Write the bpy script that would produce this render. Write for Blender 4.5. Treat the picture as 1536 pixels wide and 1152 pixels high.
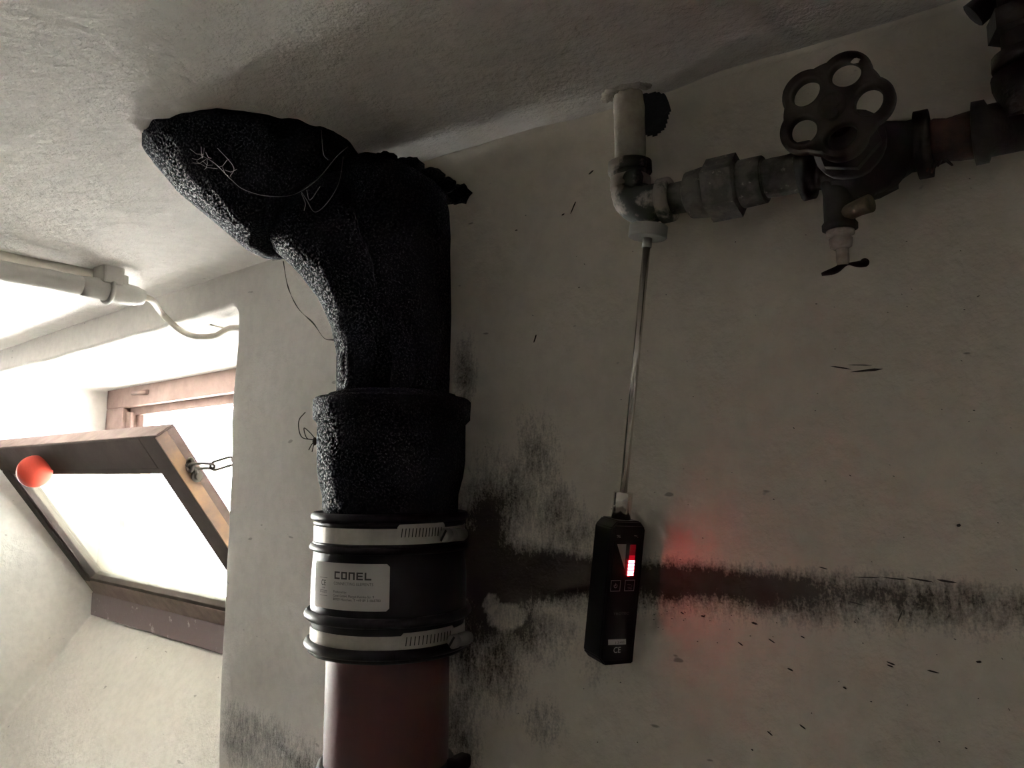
import bpy, bmesh, math, random
from mathutils import Vector, Matrix, noise
random.seed(7)
for o in list(bpy.data.objects): bpy.data.objects.remove(o)
S = bpy.context.scene
COL = S.collection

# ------------------------------------------------------------------ camera, world, exposure
F = 1150.0; PIT = math.radians(6.8); YAW = math.radians(34.45)
H = 1.60                                              # camera height above the floor
cd = bpy.data.cameras.new('camera'); cam = bpy.data.objects.new('camera', cd); COL.objects.link(cam)
cd.sensor_width = 36; cd.lens = F/1536*36; cd.clip_start = 0.01
cam.location = (0, 0, H); cam.rotation_euler = (math.pi/2+PIT, 0, YAW); S.camera = cam

w = bpy.data.worlds.new('overcast_sky'); S.world = w; w.use_nodes = True
bg = w.node_tree.nodes['Background']; bg.inputs[0].default_value = (0.86, 0.93, 1.0, 1); bg.inputs[1].default_value = 2.2
sun = bpy.data.lights.new('sun', 'SUN'); sun.energy = 400; sun.angle = .03; sun.color = (1, .99, .97)
so_ = bpy.data.objects.new('sun', sun); COL.objects.link(so_)      # high sun travelling along the outside wall: it lights the yard, never the window itself
so_.rotation_euler = Vector((-.55, .10, -.83)).to_track_quat('-Z', 'Y').to_euler(); so_.location = (0, 6, 6)
S.view_settings.view_transform = 'Standard'; S.view_settings.look = 'None'
S.view_settings.gamma = 1.0; S.view_settings.use_curve_mapping = False
S.view_settings.exposure = 1.56

# ------------------------------------------------------------------ measuring helpers (rays of the photograph met with real planes of the room)
fw = Vector((-math.sin(YAW)*math.cos(PIT), math.cos(YAW)*math.cos(PIT), math.sin(PIT)))
rt = Vector((math.cos(YAW), math.sin(YAW), 0)); upv = rt.cross(fw)
O = Vector((0, 0, H))
def ray(x, y): return fw*F + rt*(x-768) + upv*(576-y)
def onY(x, y, Y): d = ray(x, y); return O + d*(Y/d.y)
def onZ(x, y, Z): d = ray(x, y); return O + d*((Z-H)/d.z)
def onPlane(x, y, p, n): d = ray(x, y); return O + d*((p-O).dot(n)/d.dot(n))
def onCyl(x, y, ax, ay, R):
    d = ray(x, y); a = d.x*d.x+d.y*d.y; b = -2*(d.x*ax+d.y*ay); c = ax*ax+ay*ay-R*R
    D = max(b*b-4*a*c, 0); t = (-b-math.sqrt(D))/(2*a); return O + d*t
TH = math.radians(6.8)
LU = Vector((math.cos(TH), -math.sin(TH), 0)); LN = Vector((math.sin(TH), math.cos(TH), 0)); L0 = Vector((-1.361, .974, H))
def Lp(u, d, z): return L0 + LU*u + LN*d + Vector((0, 0, z))     # point in the window wall's frame (z from camera height)
def onL(x, y, d=0): return onPlane(x, y, L0+LN*d, LN)
YW = 0.80; ZC = H+0.431                                # pipe wall plane, ceiling height

# ------------------------------------------------------------------ mesh helpers
class MB:
    def __init__(s): s.v = []; s.f = []; s.sm = []
    def add(s, vs, fs, smooth=False):
        b = len(s.v); s.v += [Vector(v) for v in vs]; s.f += [tuple(b+i for i in f) for f in fs]; s.sm += [smooth]*len(fs); return s
    def box(s, c, size, M=None, bev=0.0):
        hx, hy, hz = [q/2 for q in size]
        bm = bmesh.new(); bmesh.ops.create_cube(bm, size=1)
        for v in bm.verts: v.co = Vector((v.co.x*size[0], v.co.y*size[1], v.co.z*size[2]))
        if bev: bmesh.ops.bevel(bm, geom=list(bm.edges), offset=bev, segments=2, affect='EDGES', profile=.5)
        bm.verts.ensure_lookup_table(); M = M or Matrix.Identity(3)
        s.add([M @ v.co + Vector(c) for v in bm.verts], [[v.index for v in f.verts] for f in bm.faces]); bm.free(); return s
    def rings(s, rings, closed=True, caps=True, smooth=True, loop=False):
        n = len(rings[0]); vs = [p for r in rings for p in r]; fs = []
        m = len(rings)
        for i in range(m if loop else m-1):
            j = (i+1) % m
            for k in range(n if closed else n-1):
                l = (k+1) % n; fs.append((i*n+k, i*n+l, j*n+l, j*n+k))
        b = len(s.v); s.add(vs, fs, smooth)
        if caps and not loop: s.f += [tuple(b+k for k in reversed(range(n))), tuple(b+(m-1)*n+k for k in range(n))]; s.sm += [False, False]
        return s
    def tube(s, path, rad, n=16, caps=True, jit=0.0, seed=0.0, loop=False):
        path = [Vector(p) for p in path]; m = len(path)
        rr = rad if isinstance(rad, (list, tuple)) else [rad]*m
        t0 = (path[1]-path[0]).normalized(); a = t0.orthogonal().normalized(); R = []
        for i in range(m):
            if loop: t = (path[(i+1) % m]-path[i-1]).normalized()
            else: t = (path[min(i+1, m-1)]-path[max(i-1, 0)]).normalized()
            a = (a - t*a.dot(t)).normalized(); b = t.cross(a)
            ring = []
            for k in range(n):
                q = 2*math.pi*k/n; dirv = a*math.cos(q)+b*math.sin(q); r = rr[i]
                if jit: r += jit*noise.noise((path[i]+dirv*rr[i])*60+Vector((seed, 0, 0)))
                ring.append(path[i]+dirv*r)
            R.append(ring)
        return s.rings(R, caps=caps, loop=loop)
    def lathe(s, o, axis, prof, n=32, caps=True, jit=0.0, freq=60, smooth=True):
        o = Vector(o); axis = Vector(axis).normalized(); a = axis.orthogonal().normalized(); b = axis.cross(a); R = []
        for (h, r) in prof:
            ring = []
            for k in range(n):
                q = 2*math.pi*k/n; dv = a*math.cos(q)+b*math.sin(q)
                rr = r + (jit*noise.noise((o+axis*h+dv*r)*freq) if jit else 0)
                ring.append(o+axis*h+dv*rr)
            R.append(ring)
        return s.rings(R, caps=caps, smooth=smooth)
    def torus(s, c, axis, R, r, n=48, m=10):
        axis = Vector(axis).normalized(); a = axis.orthogonal().normalized(); b = axis.cross(a)
        pts = [Vector(c)+(a*math.cos(2*math.pi*k/n)+b*math.sin(2*math.pi*k/n))*R for k in range(n)]
        return s.tube(pts, r, m, loop=True)
    def ball(s, c, r, n=12, sx=(1, 1, 1), jit=0):
        rings = []
        for i in range(n+1):
            t = math.pi*i/n; ring = []
            for k in range(2*n):
                q = math.pi*k/n; d = Vector((math.sin(t)*math.cos(q)*sx[0], math.sin(t)*math.sin(q)*sx[1], math.cos(t)*sx[2]))
                ring.append(Vector(c)+d*(r*(1+jit*noise.noise(d*3+Vector(c)*50))))
            rings.append(ring)
        return s.rings(rings, caps=False)
    def mesh(s, name):
        me = bpy.data.meshes.new(name); me.from_pydata([tuple(v) for v in s.v], [], s.f)
        me.polygons.foreach_set('use_smooth', s.sm); me.update(); return me
    def build(s, name, mat, parent=None, fix=True):
        me = s.mesh(name); me.materials.append(mat)
        if fix:
            bm = bmesh.new(); bm.from_mesh(me); bmesh.ops.recalc_face_normals(bm, faces=bm.faces); bm.to_mesh(me); bm.free()
        o = bpy.data.objects.new(name, me); COL.objects.link(o)
        if parent: o.parent = parent; o.matrix_parent_inverse = Matrix.Translation(-parent.location)
        return o
def tag(o, label, cat, group=None):
    o['label'] = label; o['category'] = cat
    if group: o['group'] = group
    return o
def struct(o): o['kind'] = 'structure'; return o
def thing(name, loc, label, cat, group=None):
    o = bpy.data.objects.new(name, None); COL.objects.link(o); o.location = loc; o.empty_display_size = .05
    return tag(o, label, cat, group)
def bez(pts, n=24):
    """smooth path through points (Catmull-Rom)"""
    P = [Vector(p) for p in pts]; P = [P[0]*2-P[1]]+P+[P[-1]*2-P[-2]]; out = []
    for i in range(1, len(P)-2):
        for k in range(n):
            t = k/n; a, b, c, d = P[i-1], P[i], P[i+1], P[i+2]
            out.append(.5*((2*b)+(c-a)*t+(2*a-5*b+4*c-d)*t*t+(3*b-a-3*c+d)*t**3))
    out.append(P[-2]); return out
def fbm(p, o=3):
    s = 0; a = 1
    for i in range(o): s += a*noise.noise(p); p = p*2.03; a *= .5
    return s

# ------------------------------------------------------------------ materials
class NT:
    def __init__(s, name):
        s.m = bpy.data.materials.new(name); s.m.use_nodes = True; s.t = s.m.node_tree; s.b = s.t.nodes['Principled BSDF']
        s.co = s.n('ShaderNodeTexCoord').outputs['Object']
    def n(s, kind, **kw):
        x = s.t.nodes.new(kind)
        for k, v in kw.items(): setattr(x, k, v)
        return x
    def l(s, a, b): s.t.links.new(a, b)
    def mapv(s, scale=(1, 1, 1), rot=(0, 0, 0)):
        m = s.n('ShaderNodeMapping'); m.inputs['Scale'].default_value = scale; m.inputs['Rotation'].default_value = rot; s.l(s.co, m.inputs[0]); return m.outputs[0]
    def noise(s, scale, detail=4, rough=.55, vec=None, dist=0):
        x = s.n('ShaderNodeTexNoise'); x.inputs['Scale'].default_value = scale; x.inputs['Detail'].default_value = detail
        x.inputs['Roughness'].default_value = rough; x.inputs['Distortion'].default_value = dist; s.l(vec or s.co, x.inputs['Vector']); return x.outputs[0]
    def vor(s, scale, vec=None, feature='F1'):
        x = s.n('ShaderNodeTexVoronoi', feature=feature); x.inputs['Scale'].default_value = scale; s.l(vec or s.co, x.inputs['Vector']); return x.outputs[0]
    def ramp(s, fac, a, b):
        x = s.n('ShaderNodeMapRange'); x.inputs[1].default_value = a; x.inputs[2].default_value = b; s.l(fac, x.inputs[0]); return x.outputs[0]
    def mix(s, fac, a, b):
        x = s.n('ShaderNodeMix', data_type='RGBA')
        for v, i in ((fac, 0), (a, 6), (b, 7)):
            if isinstance(v, (int, float)): x.inputs[i].default_value = v
            elif isinstance(v, tuple): x.inputs[i].default_value = (*v, 1)
            else: s.l(v, x.inputs[i])
        return x.outputs[2]
    def math(s, op, a, b=0.0):
        x = s.n('ShaderNodeMath', operation=op)
        for i, v in enumerate((a, b)):
            if isinstance(v, (int, float)): x.inputs[i].default_value = v
            else: s.l(v, x.inputs[i])
        return x.outputs[0]
    def bump(s, h, strength, dist, prev=None):
        x = s.n('ShaderNodeBump'); x.inputs['Strength'].default_value = strength; x.inputs['Distance'].default_value = dist; s.l(h, x.inputs['Height'])
        if prev: s.l(prev, x.inputs['Normal'])
        s.l(x.outputs[0], s.b.inputs['Normal']); return x.outputs[0]
    def set(s, col=None, rough=.6, metal=0.0, spec=None):
        if isinstance(col, tuple): s.b.inputs['Base Color'].default_value = (*col, 1)
        elif col is not None: s.l(col, s.b.inputs['Base Color'])
        if isinstance(rough, (int, float)): s.b.inputs['Roughness'].default_value = rough
        else: s.l(rough, s.b.inputs['Roughness'])
        s.b.inputs['Metallic'].default_value = metal
        if spec is not None: s.b.inputs['Specular IOR Level'].default_value = spec
        return s

def plaster(name, base, dark, coarse=1.0, soot=False, flecks=.5):
    t = NT(name)
    mott = t.ramp(t.noise(3.5, 5, .6), .35, .7)
    col = t.mix(mott, base, dark)
    fine = t.ramp(t.noise(40, 4), .42, .62)
    col = t.mix(t.math('MULTIPLY', fine, .18), col, tuple(c*.72 for c in dark))
    # scattered dark scratches and chips, stretched flecks
    fv = t.mapv((22, 22, 60), (0, .5, .2))
    fl = t.ramp(t.noise(1.0, 2, .5, fv), .735, .76)
    if flecks: col = t.mix(t.math('MULTIPLY', fl, flecks), col, (.05, .042, .035))
    if soot:
        at = t.n('ShaderNodeAttribute', attribute_name='soot').outputs['Fac']
        st = t.noise(1.0, 6, .75, t.mapv((190, 190, 60), (0, .3, 0)))
        sp = t.noise(420, 3, .6)
        nn = t.math('ADD', t.math('MULTIPLY', st, .75), t.math('MULTIPLY', sp, .45))
        nn = t.math('SUBTRACT', t.math('MULTIPLY', nn, 1.3), .28)
        nn = t.math('ADD', nn, t.math('MULTIPLY', t.math('SUBTRACT', t.noise(24, 4, .7), .5), .5))
        d = t.math('SUBTRACT', t.math('MULTIPLY', at, 1.15), nn)
        f = t.ramp(d, -.28, .30)
        f = t.math('MULTIPLY', f, t.math('MINIMUM', t.math('MULTIPLY', at, 4), 1))
        col = t.mix(t.math('MULTIPLY', f, .96), col, (.018, .0155, .0135))
    t.set(col, .9, spec=.2)
    p = t.bump(t.noise(9, 3), .5, .012*min(coarse, 1.0))
    p = t.bump(t.noise(55, 4, .6, t.mapv((1, 1, 1.0))), .55, .004*coarse, p)
    p = t.bump(t.noise(230, 3, .6), .5, .0012*coarse, p)
    vs = t.ramp(t.noise(70, 2, .5, t.mapv((.5, 1.3, 1), (0, 0, .4))), .62, .72)
    p = t.bump(vs, -.35*coarse, .003, p)
    return t.m
M = {}
M['ceil'] = plaster('ceiling_plaster', (.80, .775, .74), (.70, .68, .65), 2.0, flecks=.35)
M['left'] = plaster('window_wall_plaster', (.80, .775, .74), (.70, .675, .64), 1.0, soot=True, flecks=.4)
M['right'] = plaster('pipe_wall_plaster', (.80, .75, .66), (.69, .64, .55), .8, soot=True, flecks=.55)
M['room'] = plaster('cellar_plaster', (.31, .295, .27), (.24, .23, .21), 1.0, flecks=0)
def simple(name, col, rough=.6, metal=0.0, bs=0, bd=.001, bstr=.5, var=None, vs=20, spec=None, lo=.4, hi=.65):
    t = NT(name); c = col
    if var: c = t.mix(t.ramp(t.noise(vs, 5, .62), lo, hi), col, var)
    t.set(c, rough, metal, spec)
    if bs: t.bump(t.noise(bs, 4, .6), bstr, bd)
    return t.m
def tar():
    t = NT('tarred_cast_iron'); c = t.mix(t.ramp(t.noise(30, 5), .45, .7), (.0045, .0052, .0085), (.010, .011, .014))
    dust = t.ramp(t.noise(260, 3, .6), .66, .78); c = t.mix(t.math('MULTIPLY', dust, .10), c, (.2, .18, .16))
    t.set(c, .48, spec=.13)
    p = t.bump(t.noise(28, 3), .3, .005); t.bump(t.noise(380, 3, .7), 1.0, .003, p)
    # matt crusts between glossy specks of tar
    df = t.n('ShaderNodeBsdfDiffuse'); t.l(c, df.inputs[0]); mx = t.n('ShaderNodeMixShader'); t.l(t.ramp(t.noise(400, 4, .7), .50, .62), mx.inputs[0])
    t.l(df.outputs[0], mx.inputs[1]); t.l(t.b.outputs[0], mx.inputs[2]); t.l(mx.outputs[0], t.t.nodes['Material Output'].inputs[0]); return t.m
M['tar'] = tar()
M['rubber'] = simple('black_rubber', (.006, .007, .009), .45, bs=300, bd=.0003, var=(.01, .01, .012), spec=.15)
M['steel'] = simple('stainless_band', (.50, .48, .44), .36, .95, var=(.40, .375, .33), vs=40)
M['slot_shade'] = simple('slot_recess_shade', (.006, .006, .006), .9)  # black filler stands in for the shade inside strap and screw slots
M['steel_worn'] = simple('dull_zinc_screw', (.16, .155, .145), .5, .6)
M['hole_shade'] = simple('hole_shade_backing', (.05, .044, .038), .95, bs=40, bd=.02)  # near-black colour paints in the shade of the hole around the riser
M['label'] = simple('grey_white_label', (.62, .60, .575), .5)
M['print'] = simple('dark_grey_print', (.06, .055, .055), .6)
M['print2'] = simple('black_print', (.015, .014, .014), .6)
M['redpipe'] = simple('red_oxide_paint', (.058, .010, .011), .55, bs=120, bd=.0008, var=(.045, .008, .009), vs=14)
M['oldwhite'] = simple('old_painted_pipe', (.37, .335, .285), .75, bs=60, bd=.003, var=(.20, .175, .145), vs=26)
def corroded():
    t = NT('dirty_painted_fitting'); n1 = t.ramp(t.noise(34, 5, .65), .42, .6)
    c = t.mix(n1, (.055, .055, .05), (.12, .115, .10)); n2 = t.ramp(t.noise(120, 4, .6), .62, .72)
    c = t.mix(t.math('MULTIPLY', n2, .7), c, (.42, .39, .35)); t.set(c, .75, .15); p = t.bump(t.noise(45, 4), .6, .004); t.bump(t.noise(200, 3), .5, .001, p); return t.m
M['corr'] = corroded()
M['elbow'] = simple('chipped_paint_elbow', (.26, .235, .205), .75, bs=60, bd=.003, var=(.035, .04, .034), vs=30, lo=.47, hi=.56)
M['iron'] = simple('black_iron', (.010, .0095, .009), .75, .1, bs=90, bd=.002, var=(.02, .018, .016), vs=40)
M['wheel'] = simple('rusty_wheel_iron', (.020, .015, .012), .8, .1, bs=120, bd=.0015, var=(.034, .026, .021), vs=35)
M['rust'] = simple('rusty_red_nipple', (.07, .03, .022), .85, bs=80, bd=.003, var=(.02, .015, .013), vs=36)
M['oldbrass'] = simple('dull_brass', (.13, .10, .06), .6, .5, bs=120, bd=.001, var=(.05, .045, .035), vs=60)
M['limed'] = simple('limescale_brass', (.38, .33, .29), .7, .1, bs=120, bd=.001, var=(.2, .17, .14), vs=60)
M['chrome'] = simple('polished_steel', (.66, .63, .58), .2, 1.0)
M['alu'] = simple('matt_aluminium', (.34, .335, .32), .5, .6)
M['plastic'] = simple('black_plastic', (.0035, .0035, .004), .5, bs=500, bd=.0002, spec=.12)
M['panel'] = simple('matt_black_panel', (.003, .003, .0035), .4, spec=.12)
M['icon'] = simple('grey_panel_print', (.34, .32, .31), .6)
M['icon_dim'] = simple('dim_panel_print', (.09, .085, .085), .6)
M['wood'] = simple('brown_painted_wood', (.15, .115, .105), .9, bs=40, bd=.002, var=(.20, .155, .14), vs=18, spec=.05)
M['wood_frame'] = simple('pink_brown_frame_paint', (.17, .11, .092), .65, bs=40, bd=.003, var=(.23, .16, .14), vs=12)
M['wood_dark'] = simple('dark_brown_sash_paint', (.046, .038, .036), .95, bs=40, bd=.0015, var=(.06, .05, .047), vs=10, spec=0.0)
M['wood_bare'] = simple('bare_sash_edge_wood', (.46, .29, .15), .7, bs=60, bd=.001, var=(.24, .17, .14), vs=7, lo=.38, hi=.6)
M['peel'] = simple('peeling_sill_paint', (.15, .115, .12), .6, bs=50, bd=.003, var=(.40, .37, .36), vs=16, lo=.60, hi=.66)
M['redknob'] = simple('red_plastic', (.30, .035, .022), .7, spec=.1)
M['zinc'] = simple('zinc_chain', (.10, .09, .075), .6, .2)
M['conduit'] = simple('painted_conduit', (.62, .60, .56), .55, bs=40, bd=.002, var=(.72, .70, .66), vs=14)
M['cable'] = simple('dirty_white_cable', (.66, .61, .54), .6)
M['web'] = simple('dusty_cobweb', (.30, .285, .27), .9)
M['fleck'] = simple('dark_paint_fleck', (.03, .026, .022), .8)
M['crumb'] = simple('loose_plaster', (.55, .51, .46), .9, bs=60, bd=.006, var=(.3, .27, .23), vs=40)
M['render'] = simple('outdoor_cream_render', (.86, .85, .81), .9, bs=30, bd=.01)
M['ground'] = simple('pale_concrete', (.32, .316, .305), .9, bs=30, bd=.01)
M['floor'] = simple('cellar_floor', (.20, .175, .15), .85, bs=20, bd=.01, var=(.14, .125, .105), vs=3)
def glass():
    t = NT('dirty_pane'); t.b.inputs['Roughness'].default_value = .05; t.t.nodes.remove(t.b)
    tr = t.n('ShaderNodeBsdfTransparent'); tl = t.n('ShaderNodeBsdfTranslucent'); df = t.n('ShaderNodeBsdfDiffuse'); gl = t.n('ShaderNodeBsdfGlossy'); gl.inputs['Roughness'].default_value = .04
    tl.inputs[0].default_value = (.88, .85, .68, 1); df.inputs[0].default_value = (.7, .68, .56, 1); tr.inputs[0].default_value = (.93, .95, .93, 1)
    d = t.n('ShaderNodeMixShader'); d.inputs[0].default_value = .35; t.l(tl.outputs[0], d.inputs[1]); t.l(df.outputs[0], d.inputs[2])
    fac = t.ramp(t.noise(5, 5, .65), .25, .8)
    mx = t.n('ShaderNodeMixShader'); t.l(t.math('ADD', t.math('MULTIPLY', fac, .30), .08), mx.inputs[0]); t.l(tr.outputs[0], mx.inputs[1]); t.l(d.outputs[0], mx.inputs[2])
    m2 = t.n('ShaderNodeMixShader'); m2.inputs[0].default_value = .05; t.l(mx.outputs[0], m2.inputs[1]); t.l(gl.outputs[0], m2.inputs[2])
    t.l(m2.outputs[0], t.t.nodes['Material Output'].inputs[0]); return t.m
M['glass'] = glass()
def emis(name, col, strength):
    t = NT(name); t.set((.02, .001, .001), .4); t.b.inputs['Emission Color'].default_value = (*col, 1); t.b.inputs['Emission Strength'].default_value = strength; return t.m
M['led'] = emis('lit_red_led', (1, .035, .045), 27)
M['scatter_dim'] = emis('faint_red_scatter', (1, .02, .04), .03)  # weak emission stands for light scattered from the lit segments
M['scatter_mid'] = emis('stronger_red_scatter', (1, .01, .03), .14)

# ------------------------------------------------------------------ the room
def axis_pts(stops):
    out = []
    for (a, b, step) in stops:
        n = max(1, round((b-a)/step)); out += [a+(b-a)*i/n for i in range(n)]
    return out+[stops[-1][1]]
def grid(xs, zs, fn, name, mat, attr=None, cut=None):
    nx, nz = len(xs), len(zs)
    vs = [fn(x, z) for z in zs for x in xs]
    fs = [(j*nx+i, j*nx+i+1, (j+1)*nx+i+1, (j+1)*nx+i) for j in range(nz-1) for i in range(nx-1) if not (cut and cut((xs[i]+xs[i+1])/2, (zs[j]+zs[j+1])/2))]
    me = bpy.data.meshes.new(name); me.from_pydata(vs, [], fs); me.polygons.foreach_set('use_smooth', [True]*len(fs)); me.materials.append(mat)
    if attr:
        a = me.attributes.new('soot', 'FLOAT', 'POINT'); a.data.foreach_set('value', [attr(x, z) for z in zs for x in xs])
    me.update(); o = bpy.data.objects.new(name, me); COL.objects.link(o); return struct(o)

# soot on the pipe wall, in wall coordinates (x, z)
def W(px, py): p = onY(px, py, YW); return (p.x, p.z)
band = [(W(px, py), hw, st) for px, py, hw, st in [(690, 835, .085, 1.0), (740, 845, .07, 1.0), (800, 850, .045, .92), (870, 855, .034, .80), (935, 862, .030, .92), (1000, 868, .026, .98), (1080, 872, .026, .95), (1180, 880, .026, .80), (1300, 890, .027, .66), (1420, 898, .026, .54), (1560, 910, .026, .46)]]
blobs = [(W(735, 810), .05, .09, .85), (W(720, 880), .05, .09, 1.0), (W(805, 690), .04, .08, .40), (W(770, 760), .05, .06, .62), (W(860, 800), .05, .03, .5), (W(830, 780), .045, .045, .55), (W(790, 945), .06, .035, .66), (W(745, 985), .045, .06, .62), (W(700, 960), .04, .1, .62), (W(690, 1090), .035, .12, .5), (W(815, 1085), .03, .03, .42), (W(695, 560), .022, .05, .5), (W(905, 1000), .05, .03, .3)]
clean = [(W(758, 925), .028, .016), (W(735, 905), .012, .012)]
def soot_r(x, z):
    s = 0
    if x < band[0][0][0]: (cx, cz), hw, st = band[0]
    elif x > band[-1][0][0]: (cx, cz), hw, st = band[-1]; st = .2
    else:
        for a, b in zip(band, band[1:]):
            if a[0][0] <= x <= b[0][0]:
                t = (x-a[0][0])/(b[0][0]-a[0][0]); cz = a[0][1]*(1-t)+b[0][1]*t; hw = a[1]*(1-t)+b[1]*t; st = a[2]*(1-t)+b[2]*t; break
    n = noise.noise(Vector((x*14, z*14, 3)))*.3
    d = (z-cz)/hw
    d = d*(1.35 if d > 0 else .8)
    s = st*math.exp(-d*d*1.0)*(1+n)
    for (c, rx, rz, st) in blobs:
        q = ((x-c[0])/rx)**2+((z-c[1])/rz)**2
        if q < 6: s = max(s, st*math.exp(-q*.8)*(1+n*1.3))
    for (c, rx, rz) in clean:
        q = ((x-c[0]-.3*(z-c[1]))/rx)**2+((z-c[1])/rz)**2
        if q < 1.3: s *= max(.4, min(1, (q-.8)*2.5))
    return max(0, s)
hole = (onY(985, 170, .79)); hx = hole.x
def wall_r(x, z):
    y = YW + .004*fbm(Vector((x*6, z*6, 1))) + .0012*noise.noise(Vector((x*40, z*40, 7)))
    r = .03; k = z-(ZC-r)
    if k > 0: y -= r-math.sqrt(max(r*r-k*k, 0))
    # broken plaster edge beside the drain pipe
    q = ((x-(-.635))/.03)**2+((z-(H+.125))/.035)**2
    if q < 2: y += .012*math.exp(-q*1.5)*(.5+noise.noise(Vector((x*90, z*90, 2))))
    # knocked-out hole around the riser
    
    return (x, y, z)
grid(axis_pts([(-.76, -.40, .005), (-.40, -.28, .0022), (-.28, .2, .005), (.2, 1.6, .2)]), axis_pts([(0, H-.45, .2), (H-.45, ZC-.05, .005), (ZC-.05, ZC+.02, .0022)]), wall_r, 'wall_right', M['right'], soot_r, lambda x, z: math.hypot((x-hx+.008)/(.024+.005*noise.noise(Vector((x*90, z*90, 0)))), (z-ZC+.0)/.036) < 1)
m = MB(); m.add([(-.76, .8, 0), (-.76, 1.02, 0), (-.76, 1.02, ZC), (-.76, .8, ZC)], [(0, 1, 2, 3)]); struct(m.build('wall_return', M['right']))
def ceil(x, y):
    z = ZC + .003*fbm(Vector((x*4, y*4, 5)))
    
    q = math.hypot((x+.03)/.03, (y-.80)/.03)
    if q < 1: z += .05*(1-q**4)
    # trowelled ridge around the branch socket
    q = math.hypot(x+.83, y-.60)
    if q < .2: z -= .012*math.exp(-((q-.122)/.016)**2)*(.6+.8*noise.noise(Vector((x*40, y*40, 0))))
    return (x, y, z)
grid(axis_pts([(-5.2, -1.2, .1), (-1.2, -.42, .01), (-.42, -.27, .003), (-.27, .2, .01), (.2, 1.6, .2)]), axis_pts([(-2.6, 0, .1), (0, .74, .01), (.74, .8, .003), (.8, 1.7, .05)]), ceil, 'ceiling', M['ceil'], None, lambda x, y: math.hypot((x-hx+.014)/(.034+.006*noise.noise(Vector((x*90, y*90, 0)))), (y-.79)/.028) < 1 or y > .80 and x > -.74)
m = MB(); m.box((-1.8, -.45, -.05), (6.9, 4.4, .1)); struct(m.build('floor', M['floor']))
m = MB(); m.box((-1.8, -2.65, 1.0), (6.9, .1, 2.2)); struct(m.build('wall_behind', M['room']))
m = MB(); m.box((1.6, -.5, 1.0), (.1, 4.4, 2.2)); struct(m.build('wall_near_right', M['room']))
# left end wall; unseen opening added for sidelight, with a sunlit reflector wall outside
WY0, WY1, WZ0, WZ1 = .82, 1.38, H-1.0, H+.25
m = MB()
for (y0, y1, a, b) in ((-2.6, WY0, -.1, ZC+.2), (WY1, 1.9, -.1, ZC+.2), (WY0, WY1, -.1, WZ0), (WY0, WY1, WZ1, ZC+.2)): m.box((-5.2, (y0+y1)/2, (a+b)/2), (.1, y1-y0, b-a))
struct(m.build('wall_near_left', M['room']))
m = MB(); m.box((-8.0, 0, 2.0), (.2, 12, 4.2)); struct(m.build('wall_bounce', M['render']))  # added out of view to bounce sunlight in through the left opening
m = MB(); m.box((-6.6, -.6, -.05), (2.7, 11, .1)); struct(m.build('ground_yard', M['ground']))

m = MB(); m.box((-1.8, -.45, ZC+.15), (6.9, 4.4, .1)); struct(m.build('ceiling_light_seal', M['hole_shade']))  # cover box added above the ceiling to stop light leaks
m = MB(); m.box((.42, 1.0, 1.05), (2.36, .2, 2.2)); struct(m.build('wall_light_seal', M['hole_shade']))  # cover box added behind the pipe wall to keep stray light out

# window wall with its niche: rings from the outer border to the opening, round the edge, back to the window frame
FR = dict(u0=-1.86, u1=-.42, z0=-.55, z1=.355)        # outside of the fixed frame, at depth WD
WD = .457
def rr_loop(u0, u1, z0, z1, rad, n=26):
    """rounded rectangle, same point count per side: bottom, right, top, left"""
    c = [(u0+rad, z0+rad, math.pi), (u1-rad, z0+rad, 1.5*math.pi), (u1-rad, z1-rad, 0), (u0+rad, z1-rad, .5*math.pi)]; pts = []
    for i in range(4):
        a = c[i]
        for k in range(7): q = a[2]+k/6*math.pi/2; pts.append((a[0]+rad*math.cos(q), a[1]+rad*math.sin(q)))
        b = c[(i+1) % 4]; s = pts[-1]; e = (b[0]+rad*math.cos(b[2]), b[1]+rad*math.sin(b[2]))
        for k in range(1, n): pts.append((s[0]+(e[0]-s[0])*k/n, s[1]+(e[1]-s[1])*k/n))
    return pts
op = rr_loop(-1.93, 0.0, -1.15, .362, .03)
back = rr_loop(FR['u0']-.005, FR['u1']+.005, FR['z0']+.03, FR['z1']-.01, .004)
cu, cz = -.95, -.3
def border(u, z, U0, U1, Z0, Z1):
    du, dz = u-cu, z-cz; t = 1e9
    if du > 0: t = min(t, (U1-cu)/du)
    if du < 0: t = min(t, (U0-cu)/du)
    if dz > 0: t = min(t, (Z1-cz)/dz)
    if dz < 0: t = min(t, (Z0-cz)/dz)
    return cu+du*t, cz+dz*t
rings = []; soots = []
outer = [border(u, z, -4.0, .72, -1.6, .431) for u, z in op]
def wob(p, a=.005): return p + LN*(a*fbm(p*5)) + Vector((0, 0, a*.8*noise.noise(p*7)))
for k in range(14):
    t = (k/13)**.6
    rings.append([wob(Lp(a[0]+(b[0]-a[0])*t, 0, a[1]+(b[1]-a[1])*t), .006) for a, b in zip(outer, op)])
rad = .012
for k in range(1, 5):
    q = k/4*math.pi/2
    ring = []
    for (u, z) in op:
        iu, iz = cu-u, cz-z; l = math.hypot(iu, iz)
        s = rad*math.sin(q); d = rad*(1-math.cos(q))
        ring.append(wob(Lp(u+iu/l*s, d, z+iz/l*s), .006))
    rings.append(ring)
ins = [(u+(cu-u)/math.hypot(cu-u, cz-z)*rad, z+(cz-z)/math.hypot(cu-u, cz-z)*rad) for u, z in op]
for k in range(1, 13):
    t = k/12
    rings.append([wob(Lp(a[0]+(b[0]-a[0])*t, rad+(WD+.02-rad)*t, a[1]+(b[1]-a[1])*t), .005*(1-t)) for a, b in zip(ins, back)])
m = MB(); m.rings(rings, caps=False)
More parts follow.
